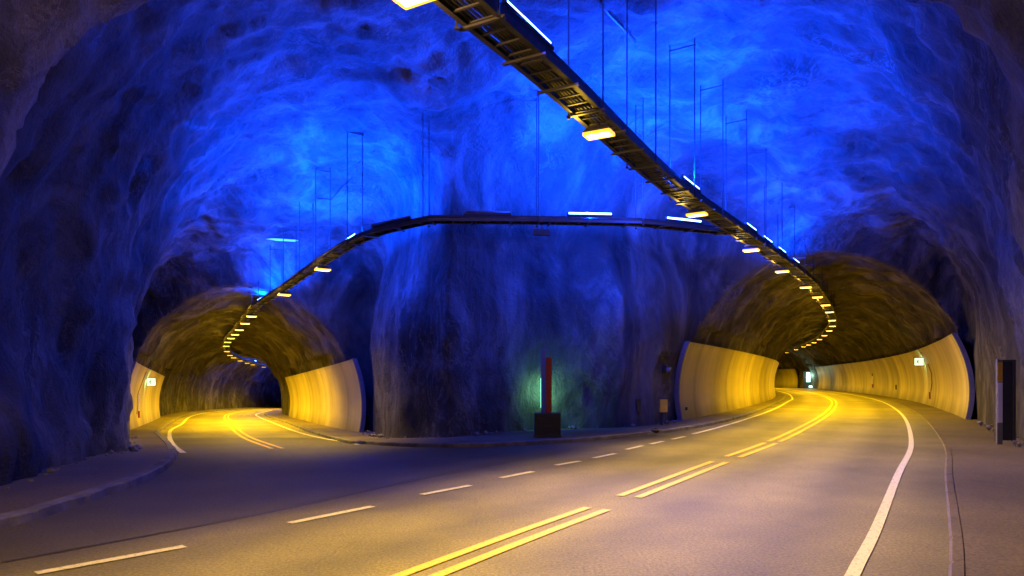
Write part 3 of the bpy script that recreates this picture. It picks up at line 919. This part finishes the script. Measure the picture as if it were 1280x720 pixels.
# light leaking sideways and up out of the open lamp body
spill_data = bpy.data.lights.new("lamp_spill", 'POINT'); spill_data.energy = 26; spill_data.color = (1.0, 0.60, 0.05); spill_data.shadow_soft_size = 0.1
spill_near = spill_data.copy(); spill_near.energy = 160; spill_near.color = (1.0, 0.56, 0.20)
def make_floodlight():
    root = empty("floodlight", (0, 0, 0))
    mb = MB()
    # tapered lamp body, wide side downwards
    vs = []
    for z, a, b in ((0.0, 0.25, 0.15), (0.05, 0.25, 0.15), (0.13, 0.17, 0.09)):
        vs += [(-a, -b, z), (a, -b, z), (a, b, z), (-a, b, z)]
    fs = [(4 * i + j, 4 * i + (j + 1) % 4, 4 * i + 4 + (j + 1) % 4, 4 * i + 4 + j) for i in range(2) for j in range(4)] + [(8, 9, 10, 11)]
    # reflector cavity
    vs += [(-0.235, -0.135, 0.0), (0.235, -0.135, 0.0), (0.235, 0.135, 0.0), (-0.235, 0.135, 0.0), (-0.21, -0.11, 0.03), (0.21, -0.11, 0.03), (0.21, 0.11, 0.03), (-0.21, 0.11, 0.03)]
    fs += [(j, (j + 1) % 4, 12 + (j + 1) % 4, 12 + j) for j in range(4)] + [(12 + j, 12 + (j + 1) % 4, 16 + (j + 1) % 4, 16 + j) for j in range(4)] + [(16, 17, 18, 19)]
    mb.add(vs, fs); mb.build("housing", M['housing'], root)
    mb = MB(); mb.box((0, 0, -0.008), (0.45, 0.25, 0.026)); mb.build("lens", M['lens'], root, bevel=0.008)
    mb = MB()
    for a, b_, c, d_ in ((0, 0.14, 0.50, 0.03), (0, -0.14, 0.50, 0.03), (0.24, 0, 0.03, 0.25), (-0.24, 0, 0.03, 0.25)): mb.box((a, b_, -0.004), (c, d_, 0.05))
    mb.build("bloom_rim", M['rim'], root)  # glowing border added to imitate bloom round the lens
    mb = MB(); mb.box((0, 0.0, 0.165), (0.04, 0.05, 0.08)); mb.box((0, 0, 0.205), (0.30, 0.05, 0.02)); mb.build("bracket", M['steel'], root)
    lo = bpy.data.objects.new("lamp_light", lamp_data); lo.location = (0, 0, -0.06); COL.objects.link(lo); lo.parent = root
    lo = bpy.data.objects.new("lamp_spill", spill_data); lo.location = (-0.42, 0, 0.02); COL.objects.link(lo); lo.parent = root
    return root

def copy_tree(o, parent=None):
    c = o.copy(); COL.objects.link(c); c.parent = parent
    for ch in o.children: copy_tree(ch, c)
    return c

proto = make_floodlight(); first = True
lamp_dim = lamp_data.copy(); lamp_dim.energy = SODIUM_W * 0.74; lamp_dim.spot_size = math.radians(120); lamp_dim.spot_blend = 1.0; lamp_dim.color = (1.0, 0.62, 0.02)
lamp_wide = lamp_data.copy(); lamp_wide.energy = SODIUM_W * 0.45; lamp_wide.spot_size = math.radians(168); lamp_wide.color = (1.0, 0.60, 0.06)
def place_light(p, rz, label, group, tilt=0.0):
    global first
    o = proto if first else copy_tree(proto)
    first = False
    o.location = p; o.rotation_euler = (tilt, 0, rz); o.scale = (0.88, 0.88, 0.88)
    dat, aim = (lamp_wide, 0) if p[1] < 5 else ((lamp_dim, (0.30 if 'left' in group else -0.42)) if p[1] < 30 else (lamp_data, 0))
    for ch in o.children:
        if ch.name.startswith('lamp_spill'): ch.data = spill_near if p[1] < 10 else spill_data
        elif ch.type == 'LIGHT':
            ch.data = dat; ch.rotation_euler = (0, aim, 0)
    tag(o, label, "floodlight", group)
    return o

right = [(512, -24), (752, 163), (870, 262), (938, 308), (978, 336), (1007, 356), (1022, 369), (1032, 379), (1037, 388), (1040, 398.5), (1039.5, 406), (1038, 412), (1035, 418), (1030, 423), (1024, 427), (1018, 430),
         (1012, 432.5), (1003, 436), (988, 440), (979, 442), (971, 444)]
sprev = 0
for i, (px, py) in enumerate(right):
    y = F_PX * (TH - 0.19 - EYE) / (HOR - py); x = (px - 640) / F_PX * y
    s = s_near(TM, (x, y)); p, n = TM.at(s)
    if i < 10:
        lat = (x - p[0]) * n[0] + (y - p[1]) * n[1]
        lat = max(-0.25, min(0.25, lat))
    else: lat = 0
    a, n = TM.at(s, lat)
    rz = math.atan2(n[1], n[0])
    lab = "sodium floodlight under the main tray, cut by the top edge of the photo" if i == 0 else (
        "%s glowing sodium floodlight down the main tray into the right tunnel" % ORD[i])
    o = place_light((a[0], a[1], a[2] - 0.29), rz, lab, "sodium floodlights along the main cable tray")
left = [(403, 334), (353, 365), (312, 393), (299, 402), (291, 410), (287, 416), (283, 421), (282, 426), (281, 431), (284, 438), (288, 443), (294, 446), (302, 450), (312, 453), (320, 455), (332, 458), (343, 460)]
for i, (px, py) in enumerate(left):
    k = (px - 640) / F_PX; m = (HOR - py) / F_PX
    yy = np.arange(12, 130, 0.02); f = (EYE + m * yy) - (TH - 0.19 + G(k * yy, yy)); j = int(np.argmax(f > 0)) if (f > 0).any() else len(yy) - 1
    s = s_near(TC, (k * yy[j], yy[j])); a, n = TC.at(s)
    rz = math.atan2(n[1], n[0])
    place_light((a[0], a[1], a[2] - 0.29), rz, "%s sodium floodlight from the cavern along the left tunnel's tray" % ORD[i], "sodium floodlights along the left cable tray")
# lamps behind the camera, over the approach
s_first = s_near(TM, ((525 - 640) / F_PX * 7.2, 7.2))
for k in (1, 2):
    p, n = TM.at(s_first - 5.6 * k)
    place_light((p[0], p[1], p[2] - 0.29), math.atan2(n[1], n[0]), "sodium floodlight over the approach, %s behind the viewer" % ORD[k - 1], "sodium floodlights along the main cable tray")

# ------------------------------------------------------------------ blue fluorescent tubes on the trays
def tube_lights(k):
    a = bpy.data.lights.new("tube_light", 'POINT'); a.shadow_soft_size = 0.06; a.energy = BLUE_W * 0.38 * k; a.color = BLUE
    b = bpy.data.lights.new("tube_uplight", 'AREA'); b.shape = 'RECTANGLE'; b.size = 1.1; b.size_y = 0.08; b.energy = BLUE_W * 1.15 * k; b.color = BLUE
    return a, b
TUBE_KIND = {k: tube_lights(k) for k in (0.3, 0.42, 0.8, 1.3, 1.8, 2.7)}
def make_tube(lit):
    root = empty("fluorescent_light", (0, 0, 0))
    mb = MB(); mb.box((0, 0, 0.025), (1.22, 0.09, 0.05)); mb.build("housing", M['darksteel'], root, bevel=0.006)
    for sx in (-0.585, 0.585):
        mb = MB(); mb.box((sx, 0, 0.075), (0.03, 0.05, 0.055)); mb.build("end_cap", M['grey'], root)
    mb = MB(); mb.tube([(-0.57, 0, 0.085), (0.57, 0, 0.085)], 0.024, 8); mb.build("tube", M['tube'] if lit else M['grey'], root, smooth=True)
    if lit:
        lo = bpy.data.objects.new("tube_glow", TUBE_KIND[1.3][0]); lo.location = (0, 0, 0.19)
        COL.objects.link(lo); lo.parent = root
        lo = bpy.data.objects.new("tube_up", TUBE_KIND[1.3][1]); lo.location = (0, 0, 0.125); lo.rotation_euler = (math.pi, 0, 0)
        COL.objects.link(lo); lo.parent = root
    return root
pl = make_tube(True); pu = make_tube(False); used = {True: False, False: False}
def place_tube(path, s, lat, label, group, lit=True, up=0.16, k=1.3):
    src = pl if lit else pu
    o = src if not used[lit] else copy_tree(src)
    used[lit] = True
    for ch in o.children:
        if ch.type == 'LIGHT': ch.data = TUBE_KIND[k][0 if ch.data.type == 'POINT' else 1]
    p, n = path.at(s, lat)
    q, _ = path.at(s + 0.3, lat); slope = math.atan2(q[2] - p[2], 0.3)
    o.location = (p[0], p[1], p[2] + up)
    o.rotation_euler = (0, -slope, math.atan2(n[1], n[0]) + math.pi / 2)
    tag(o, label, "tube light", group)
for i, px in enumerate((672, 871, 944, 965, 983, 1000)):
    s = TM.s_px(px - 4, 0.2, TM.s_of_y(2))
    place_tube(TM, s, 0.17, "blue-white fluorescent tube on the main tray, %s from the viewer" % ORD[i], "lit tubes on the main cable tray", k=(0.8, 1.8, 0.8, 0.42, 0.42, 0.42)[i])
place_tube(TC, TC.s_px(736), 0.1, "horizontal blue-white tube lit in the middle of the branch tray", "lit tubes on the branch cable tray", k=2.7)
place_tube(TC, TC.s_px(855), 0.1, "blue-white tube on the branch tray just beside its junction", "lit tubes on the branch cable tray", k=1.8)
for i, px in enumerate((431, 396, 376, 350, 337, 323)):
    place_tube(TC, TC.s_px(px), 0.1, "slanting blue-white tube on the left tray, %s from the bend" % ORD[i], "lit tubes on the branch cable tray", k=(2.7, 1.3, 0.8, 0.42, 0.3, 0.42)[i])
place_tube(TC, TC.s_px(605), 0.1, "unlit dark tube fitting on the straight of the branch tray", None, False)
place_tube(TC, TC.s_px(484), 0.1, "unlit dark tube fitting on the sloping bend of the branch tray", None, False)

# ------------------------------------------------------------------ box under branch tray
s = TC.s_px(673); p, n = TC.at(s)
root = empty("junction_box", (p[0], p[1], p[2] - 0.30), math.atan2(n[1], n[0]) + math.pi / 2)
mb = MB(); mb.box((0, 0, 0.0), (0.42, 0.16, 0.14)); mb.build("box_body", M['darksteel'], root, bevel=0.01)
mb = MB(); mb.box((0, 0, 0.14), (0.03, 0.03, 0.14)); mb.build("stem", M['steel'], root)
mb = MB(); mb.box((0, -0.085, 0), (0.36, 0.012, 0.09)); mb.build("cover", M['housing'], root)
tag(root, "small dark box hanging under the straight part of the branch tray", "junction box")

# ------------------------------------------------------------------ red and blue light column on its black box
cxx, cyy = px2ground(685, 546.5, 0.10)
cyy += 0.33
gz = g1(cxx, cyy) + 0.10
root = empty("plinth", (cxx, cyy, gz))
mb = MB(); mb.box((0, 0, 0.31), (0.66, 0.60, 0.60)); mb.build("box_body", M['black'], root, bevel=0.012)
mb = MB()
for k in range(5): mb.box((0, -0.304, 0.08 + k * 0.115), (0.60, 0.014, 0.085))
mb.build("front_boards", M['black'], root, bevel=0.003)
mb = MB(); mb.box((0, 0, 0.025), (0.70, 0.64, 0.05)); mb.build("base_plate", M['darksteel'], root)
tag(root, "low black box at the foot of the red and blue column", "plinth")
root = empty("light_column", (cxx - 0.03, cyy, gz + 0.612))
mb = MB(); mb.box((-0.07, 0.0, 0.83), (0.13, 0.10, 1.66)); mb.build("blue_panel", M['blue'], root, bevel=0.004)
mb = MB(); mb.box((0.07, -0.02, 0.72), (0.145, 0.10, 1.44)); mb.build("red_panel", M['red'], root, bevel=0.004)
for sx in (-1, 1):
    mb = MB(); mb.tube([(sx * 0.12, 0.14, 0.12), (sx * 0.12, 0.14, 0.9)], 0.02, 8); mb.build("lamp", M['mint'], root, smooth=True)
pd = bpy.data.lights.new("column_light", 'AREA'); pd.shape = 'RECTANGLE'; pd.size = 0.3; pd.size_y = 0.6; pd.energy = 34; pd.color = (0.30, 1.0, 0.50)
bpy.context.view_layer.update()
hit = S.ray_cast(bpy.context.evaluated_depsgraph_get(), Vector((cxx, cyy + 0.4, gz + 1.2)), Vector((0, 1, 0)))
dist = (hit[1].y - cyy) if hit[0] else 0.9
print("COLUMN WALL", dist)
lo = bpy.data.objects.new("column_glow", pd); lo.location = (0.03, max(0.08, dist - 0.42), 0.55); lo.rotation_euler = (math.radians(90), 0, 0); COL.objects.link(lo); lo.parent = root
tag(root, "tall narrow column, blue on its left and red on its right, glowing green behind", "light column")

# ------------------------------------------------------------------ things on the rock near the right mouth
x, y = px2ground(829, 531, 0.1)
root = empty("equipment_cabinet", (x, y, g1(x, y) + 0.10))
mb = MB(); mb.box((-0.05, 0.02, 0.24), (0.08, 0.08, 0.48)); mb.build("post", M['black'], root)
mb = MB(); mb.box((0.0, 0, 0.62), (0.24, 0.20, 0.42)); mb.build("cabinet_body", M['ygrp'], root, bevel=0.015)
mb = MB(); mb.box((0.0, 0, 0.85), (0.27, 0.23, 0.03)); mb.build("lid", M['darksteel'], root, bevel=0.005)
mb = MB(); mb.tube([(0.06, 0, 0.42), (0.10, -0.02, 0.25), (0.05, 0, 0.05), (0.14, 0.05, 0.01)], 0.018, 6); mb.build("cable", M['cable'], root, smooth=True)
tag(root, "small yellow cabinet on a dark post at the rock beside the right tunnel", "cabinet")

def wall_point(px, py, ymin=12, ymax=40):
    """where the view ray meets the built rock"""
    d = Vector(((px - 640) / F_PX, 1, (HOR - py) / F_PX)).normalized()
    bpy.context.view_layer.update()
    dg = bpy.context.evaluated_depsgraph_get()
    o = Vector((0, 0, EYE))
    for _ in range(12):
        ok, loc, nr, _i, ob, _m = S.ray_cast(dg, o, d)
        if not ok: return Vector((d.x * 24 / d.y, 24, EYE + d.z * 24 / d.y)), Vector((0, -1, 0))
        if ob.name.startswith(("rock", "concrete")): 
            if nr.dot(d) > 0: nr = -nr
            return loc, nr
        o = loc + d * 0.01

loc, nr = wall_point(829, 461)
root = empty("loudspeaker", loc, math.atan2(nr.y, nr.x) + math.pi / 2)
mb = MB(); mb.box((0, -0.07, 0), (0.30, 0.16, 0.26)); mb.build("speaker_body", M['black'], root, bevel=0.02)
mb = MB(); mb.tube([(-0.08, -0.14, -0.02), (-0.10, -0.26, -0.05)], 0.06, 10); mb.tube([(0.07, -0.14, 0.02), (0.07, -0.24, 0.0)], 0.05, 10); mb.build("horn", M['grey'], root, smooth=False)
mb = MB(); mb.tube([(0.05, -0.03, 0.12), (0.12, -0.01, 0.7), (0.2, 0.0, 1.4)], 0.012, 5); mb.build("cable", M['cable'], root)
tag(root, "black twin-horn loudspeaker on the rock above the yellow cabinet", "loudspeaker")

loc, nr = wall_point(797, 506)
root = empty("dark_niche", loc, math.atan2(nr.y, nr.x) + math.pi / 2)
mb = MB(); mb.box((0, 0.0, 0), (0.22, 0.10, 0.36)); mb.build("niche_dark", M['black'], root, bevel=0.01)  # black box standing in for the darkness of a hole, no cover here
mb = MB(); mb.box((0, -0.055, 0.19), (0.26, 0.03, 0.02)); mb.box((0, -0.055, -0.19), (0.26, 0.03, 0.02)); mb.build("frame", M['darksteel'], root)
tag(root, "small black box set for a dark hole in the rock left of the yellow cabinet", "niche")

x, y = px2ground(820, 541, 0.1)
bm = bmesh.new(); bmesh.ops.create_icosphere(bm, subdivisions=2, radius=0.11)
for v in bm.verts:
    v.co *= 1 + 0.25 * math.sin(v.co.x * 31 + v.co.y * 17) ; v.co.z *= 0.6
me = bpy.data.meshes.new("loose_stone"); bm.to_mesh(me); bm.free(); me.materials.append(M['black'])
o = bpy.data.objects.new("loose_stone", me); o.location = (x, y + 0.15, g1(x, y) + 0.15); COL.objects.link(o)
tag(o, "dark loose stone on the kerb below the yellow cabinet", "stone")

# ------------------------------------------------------------------ grey door frame and marker at the right edge
x, y = px2ground(1249, 555, 0.06)
rz = math.radians(-40)
root = empty("marker_board", (x, y, g1(x, y) + 0.05))
mb = MB(); mb.box((0, 0, 1.0), (0.13, 0.05, 2.0)); mb.build("board", M['grey'], root, bevel=0.004)
mb = MB(); mb.box((0, -0.030, 1.70), (0.11, 0.008, 0.46)); mb.build("yellow_stripe", M['ygrp'], root)
mb = MB(); mb.box((0, -0.030, 0.98), (0.11, 0.008, 0.94)); mb.build("white_stripe", M['wsign'], root)
tag(root, "tall narrow marker board, yellow over white, at the right rock wall", "marker board")
root = empty("steel_door", (x + 0.50, y + 0.50, g1(x, y) + 0.05), math.radians(-12))
mb = MB(); mb.box((0, 0, 1.0), (0.30, 0.05, 1.90)); mb.build("door_leaf", M['black'], root, bevel=0.004)
mb = MB(); mb.box((-0.18, 0, 0.98), (0.05, 0.12, 1.94)); mb.box((0.18, 0, 0.98), (0.05, 0.12, 1.94)); mb.box((0, 0, 1.975), (0.41, 0.12, 0.05)); mb.build("frame", M['darksteel'], root)
mb = MB(); mb.box((-0.11, -0.05, 0.95), (0.03, 0.05, 0.14)); mb.build("handle", M['steel'], root)
tag(root, "dark narrow steel door in the rock behind the marker board", "door")

# ------------------------------------------------------------------ signs on the linings
def exit_sign(px, py, w, h, label):
    loc, nr = wall_point(px, py)
    d = (Vector((0, 0, EYE)) - loc); d.z = 0; d.normalize()
    p = loc + nr * 0.25 + d * 0.15
    root = empty("exit_sign", p, math.atan2(d.y, d.x) + math.pi / 2)
    mb = MB(); mb.box((0, 0.0, 0), (w, 0.12, h)); mb.build("sign_box", M['green'], root, bevel=0.01)
    mb = MB(); mb.box((0, -0.064, 0), (w * 0.88, 0.012, h * 0.86)); mb.build("lit_face", M['wlit'], root)
    # running figure and doorway
    mb = MB()
    u = h * 0.36
    mb.tube([(-0.1 * w, -0.075, u * 0.75), (-0.1 * w, -0.080, u * 0.75)], u * 0.18, 8)
    for a, b in (((-0.10, 0.5), (-0.13, -0.05)), ((-0.13, -0.05), (-0.05, -0.45)), ((-0.05, -0.45), (-0.1, -0.9)), ((-0.13, -0.05), (-0.25, -0.5)), ((-0.25, -0.5), (-0.36, -0.55)), ((-0.10, 0.4), (0.04, 0.1)), ((-0.10, 0.4), (-0.27, 0.1))):
        mb.tube([(a[0] * w, -0.076, a[1] * u), (b[0] * w, -0.076, b[1] * u)], u * 0.12, 5)
    for a, b in (((0.14, -0.95), (0.14, 0.9)), ((0.14, 0.9), (0.34, 0.9)), ((0.34, 0.9), (0.34, -0.95))):
        mb.tube([(a[0] * w, -0.076, a[1] * u), (b[0] * w, -0.076, b[1] * u)], u * 0.06, 5)
    mb.build("pictogram", M['green'], root)
    mb = MB(); mb.box((0, 0.15, 0), (0.06, 0.2, 0.06)); mb.build("bracket", M['darksteel'], root)
    ld = bpy.data.lights.new("sign_light", 'AREA'); ld.size = w * 0.8; ld.energy = 22; ld.color = (0.5, 1, 0.6)
    lo = bpy.data.objects.new("sign_glow", ld); COL.objects.link(lo); lo.parent = root
    lo.location = (0.0, 0.07, 0); lo.rotation_euler = (math.radians(90), 0, 0)
    tag(root, label, "exit sign")
exit_sign(1154.5, 450.5, 0.52, 0.50, "lit green and white exit sign on the right tunnel's outer lining")
exit_sign(182.5, 476, 0.44, 0.44, "lit green and white exit sign on the left tunnel's lining")

def strip(px, ytop, ybot, label, segs, w=0.2):
    loc, nr = wall_point(px, (ytop + ybot) / 2)
    D = loc.y; H = (ybot - ytop) / F_PX * D
    root = empty("hydrant_marker", loc + nr * 0.06 - Vector((0, 0, H / 2)), math.atan2(nr.y, nr.x) + math.pi / 2)
    z = 0
    for nm, fr, mat in segs:
        mb = MB(); mb.box((0, 0, z + fr * H / 2), (w, 0.07, fr * H - 0.01)); mb.build(nm, mat, root, bevel=0.004); z += fr * H
    tag(root, label, "wall marker")
strip(1091.5, 464.5, 484.5, "black, white and red wall marker far along the right tunnel's outer lining", (("red_foot", .22, M['red']), ("white_board", .52, M['wsign']), ("black_top", .26, M['black'])), 0.42)
strip(172, 491, 522.5, "tall white and red wall marker below the exit sign in the left tunnel", (("red_foot", .28, M['red']), ("white_board", .72, M['wsign'])), 0.14)
strip(1163.5, 490, 499, "small red box on the right tunnel's outer lining below the exit sign", (("red_box", 1.0, M['red']),), 0.17)
strip(1121, 481, 487, "tiny dark socket on the right tunnel's outer lining between two markers", (("socket", 1.0, M['black']),), 0.12)
strip(856, 509, 513, "small dark fixing low on the right tunnel's inner lining", (("fixing", 1.0, M['black']),), 0.09)

def wall_cable(pts, label, r=0.014, mat='cable'):
    P = []
    for px, py in pts:
        loc, nr = wall_point(px, py); P.append(loc + nr * 0.04)
    mb = MB(); mb.tube(P, r, 5)
    o = mb.build("wall_cable", M[mat], None, smooth=True, origin=P[0])
    tag(o, label, "cable")
wall_cable(((1148, 428), (1151, 434), (1153, 441)), "thin cable running up the rock from the right tunnel's exit sign", 0.012, 'steel')
wall_cable(((1161, 455), (1165, 465), (1166, 478), (1164.5, 489)), "dark cable from the exit sign down to the small red box", 0.02)
wall_cable(((187, 458), (181, 466), (175, 482), (170.5, 494), (170, 518)), "dark cable beside the white and red marker in the left tunnel", 0.014)

# ------------------------------------------------------------------ lit emergency booth in the far niche
sB = (sR2 + sR3) / 2
p, n = RD.at(sB, RR - 0.05)
x, y = p[:2]
root = empty("emergency_booth", (x, y, g1(x, y) + 0.05), math.atan2(y, x) - math.pi / 2 )
mb = MB(); mb.box((0.0, 0.25, 1.35), (1.7, 0.5, 2.7)); mb.build("booth_body", M['darksteel'], root, bevel=0.02)
mb = MB(); mb.box((-0.1, -0.02, 1.75), (0.55, 0.04, 1.5)); mb.build("lit_door", M['cyan'], root)
mb = MB(); mb.box((0.5, -0.3, 0.25), (1.0, 0.4, 0.3)); mb.build("glowing_patch", M['cyan'], root, bevel=0.03)  # glowing block added to stand for the lit patch at the booth's foot
pd = bpy.data.lights.new("booth_light", 'POINT'); pd.energy = 160; pd.color = (0.5, 1.0, 0.75); pd.shadow_soft_size = 0.2
lo = bpy.data.objects.new("booth_glow", pd); lo.location = (0.2, -0.9, 2.0); COL.objects.link(lo); lo.parent = root
tag(root, "emergency booth glowing pale cyan in the niche far down the right tunnel", "emergency booth")

# blue lights of the next cavern down the left tunnel
s = s_near(LD, LD.at(LD.s_of_y(96))[0][:2])
for k, ds in enumerate((-14, 0, 14)):
    place_tube(TC, s_near(TC, LD.at(min(s + ds, LD.len - 6))[0][:2]), 0.1, "blue tube on the left tunnel's tray far round the bend, %s of three" % ORD[k], "blue tubes far down the left tunnel")

# ------------------------------------------------------------------ pale patch plate and cable loops on the ceiling
loc, nr = wall_point(352, 297)
mb = MB()
out = [(-0.62, -0.02), (-0.42, 0.14), (-0.1, 0.16), (0.05, 0.13), (0.5, 0.15), (0.62, 0.02), (0.48, -0.12), (0.1, -0.12), (-0.2, -0.16), (-0.4, -0.06)]
d = Vector((loc.x, loc.y, 0)).normalized(); sx = Vector((d.y, -d.x, 0))
vs = []
for tz in (0, 0.02):
    for a, b in out: vs.append(loc + nr * (0.10 + tz) + sx * a * 0.95 + Vector((0, -1, 0.15)) * 0 + (Vector((0, 0, 1)) - nr * nr.z) * b * 0.9)
n = len(out)
mb.add(vs, [tuple(range(n)), tuple(range(2 * n - 1, n - 1, -1))] + [(i, (i + 1) % n, n + (i + 1) % n, n + i) for i in range(n)])
o = mb.build("ceiling_sheet", M['wsign'], None, origin=loc); tag(o, "ragged pale sheet fixed to the blue ceiling above the left tray", "sheet")
wall_cable(((468, 188), (449, 202), (440, 222), (414, 248), (396, 247)), "thin dark cable zigzagging over the blue ceiling above the left tray", 0.02)
wall_cable(((752, 0), (762, 16), (778, 32), (794, 50)), "dark cable curving over the blue ceiling from the top edge", 0.035)

# ------------------------------------------------------------------ rubble and grit along the foot of the rock
bpy.context.view_layer.update()
dg = bpy.context.evaluated_depsgraph_get()
mb = MB()
def foot(p, d):
    o = Vector((p[0], p[1], g1(*p) + 0.35)); dv = Vector((d[0], d[1], 0)).normalized()
    ok, loc, nr, _i, ob, _m = S.ray_cast(dg, o, dv)
    if ok and (loc - o).length < 6 and ob.name.startswith("rock"): return loc, dv
    return None, None
seeds = []
for k in range(0, len(kl) - 1, 2):
    if kl[k][1] < 4 or kl[k][1] > 30: continue
    t = np.array(kl[k + 1]) - np.array(kl[k]); seeds.append((kl[k], (-t[1], t[0])))
for k in range(0, len(kin) - 1, 2):
    if kin[k][1] > 34: continue
    t = np.array(kin[k + 1]) - np.array(kin[k]); seeds.append((kin[k], (-t[1], t[0])))
for q in np.arange(RD.s_of_y(9), RD.s_of_y(27), 0.5):
    p, n = RD.at(q, 4.0); seeds.append((tuple(p[:2]), tuple(n)))
rnd = random.Random(3)
for p, d in seeds:
    loc, dv = foot(p, d)
    if loc is None: continue
    for _ in range(rnd.choice((1, 2, 3, 5))):
        rr = rnd.uniform(0.012, 0.04) if rnd.random() < 0.85 else rnd.uniform(0.05, 0.10)
        back = abs(rnd.gauss(0, 0.14)) + rr
        side = rnd.uniform(-0.3, 0.3)
        c = Vector((loc.x - dv.x * back - dv.y * side, loc.y - dv.y * back + dv.x * side, 0))
        c.z = g1(c.x, c.y) + 0.10 + rr * 0.3
        vs = []
        for a in ((1, 0, 0), (-1, 0, 0), (0, 1, 0), (0, -1, 0), (0, 0, 1), (0, 0, -1), (.6, .6, .5), (-.6, .5, .5), (.5, -.6, .4), (-.5, -.6, .5)):
            vs.append(a)
        bm = bmesh.new()
        for a in vs: bm.verts.new(Vector(a) * rr * rnd.uniform(0.75, 1.25))
        bmesh.ops.convex_hull(bm, input=bm.verts)
        bm.verts.index_update()
        mb.add([c + v.co for v in bm.verts], [tuple(v.index for v in f.verts) for f in bm.faces])
        bm.free()
o = mb.build("rubble", plain("rubble_stone", (0.13, 0.12, 0.11), 0.85), None)
tag(o, "loose stones and grit gathered along the foot of the rock walls", kind='stuff')
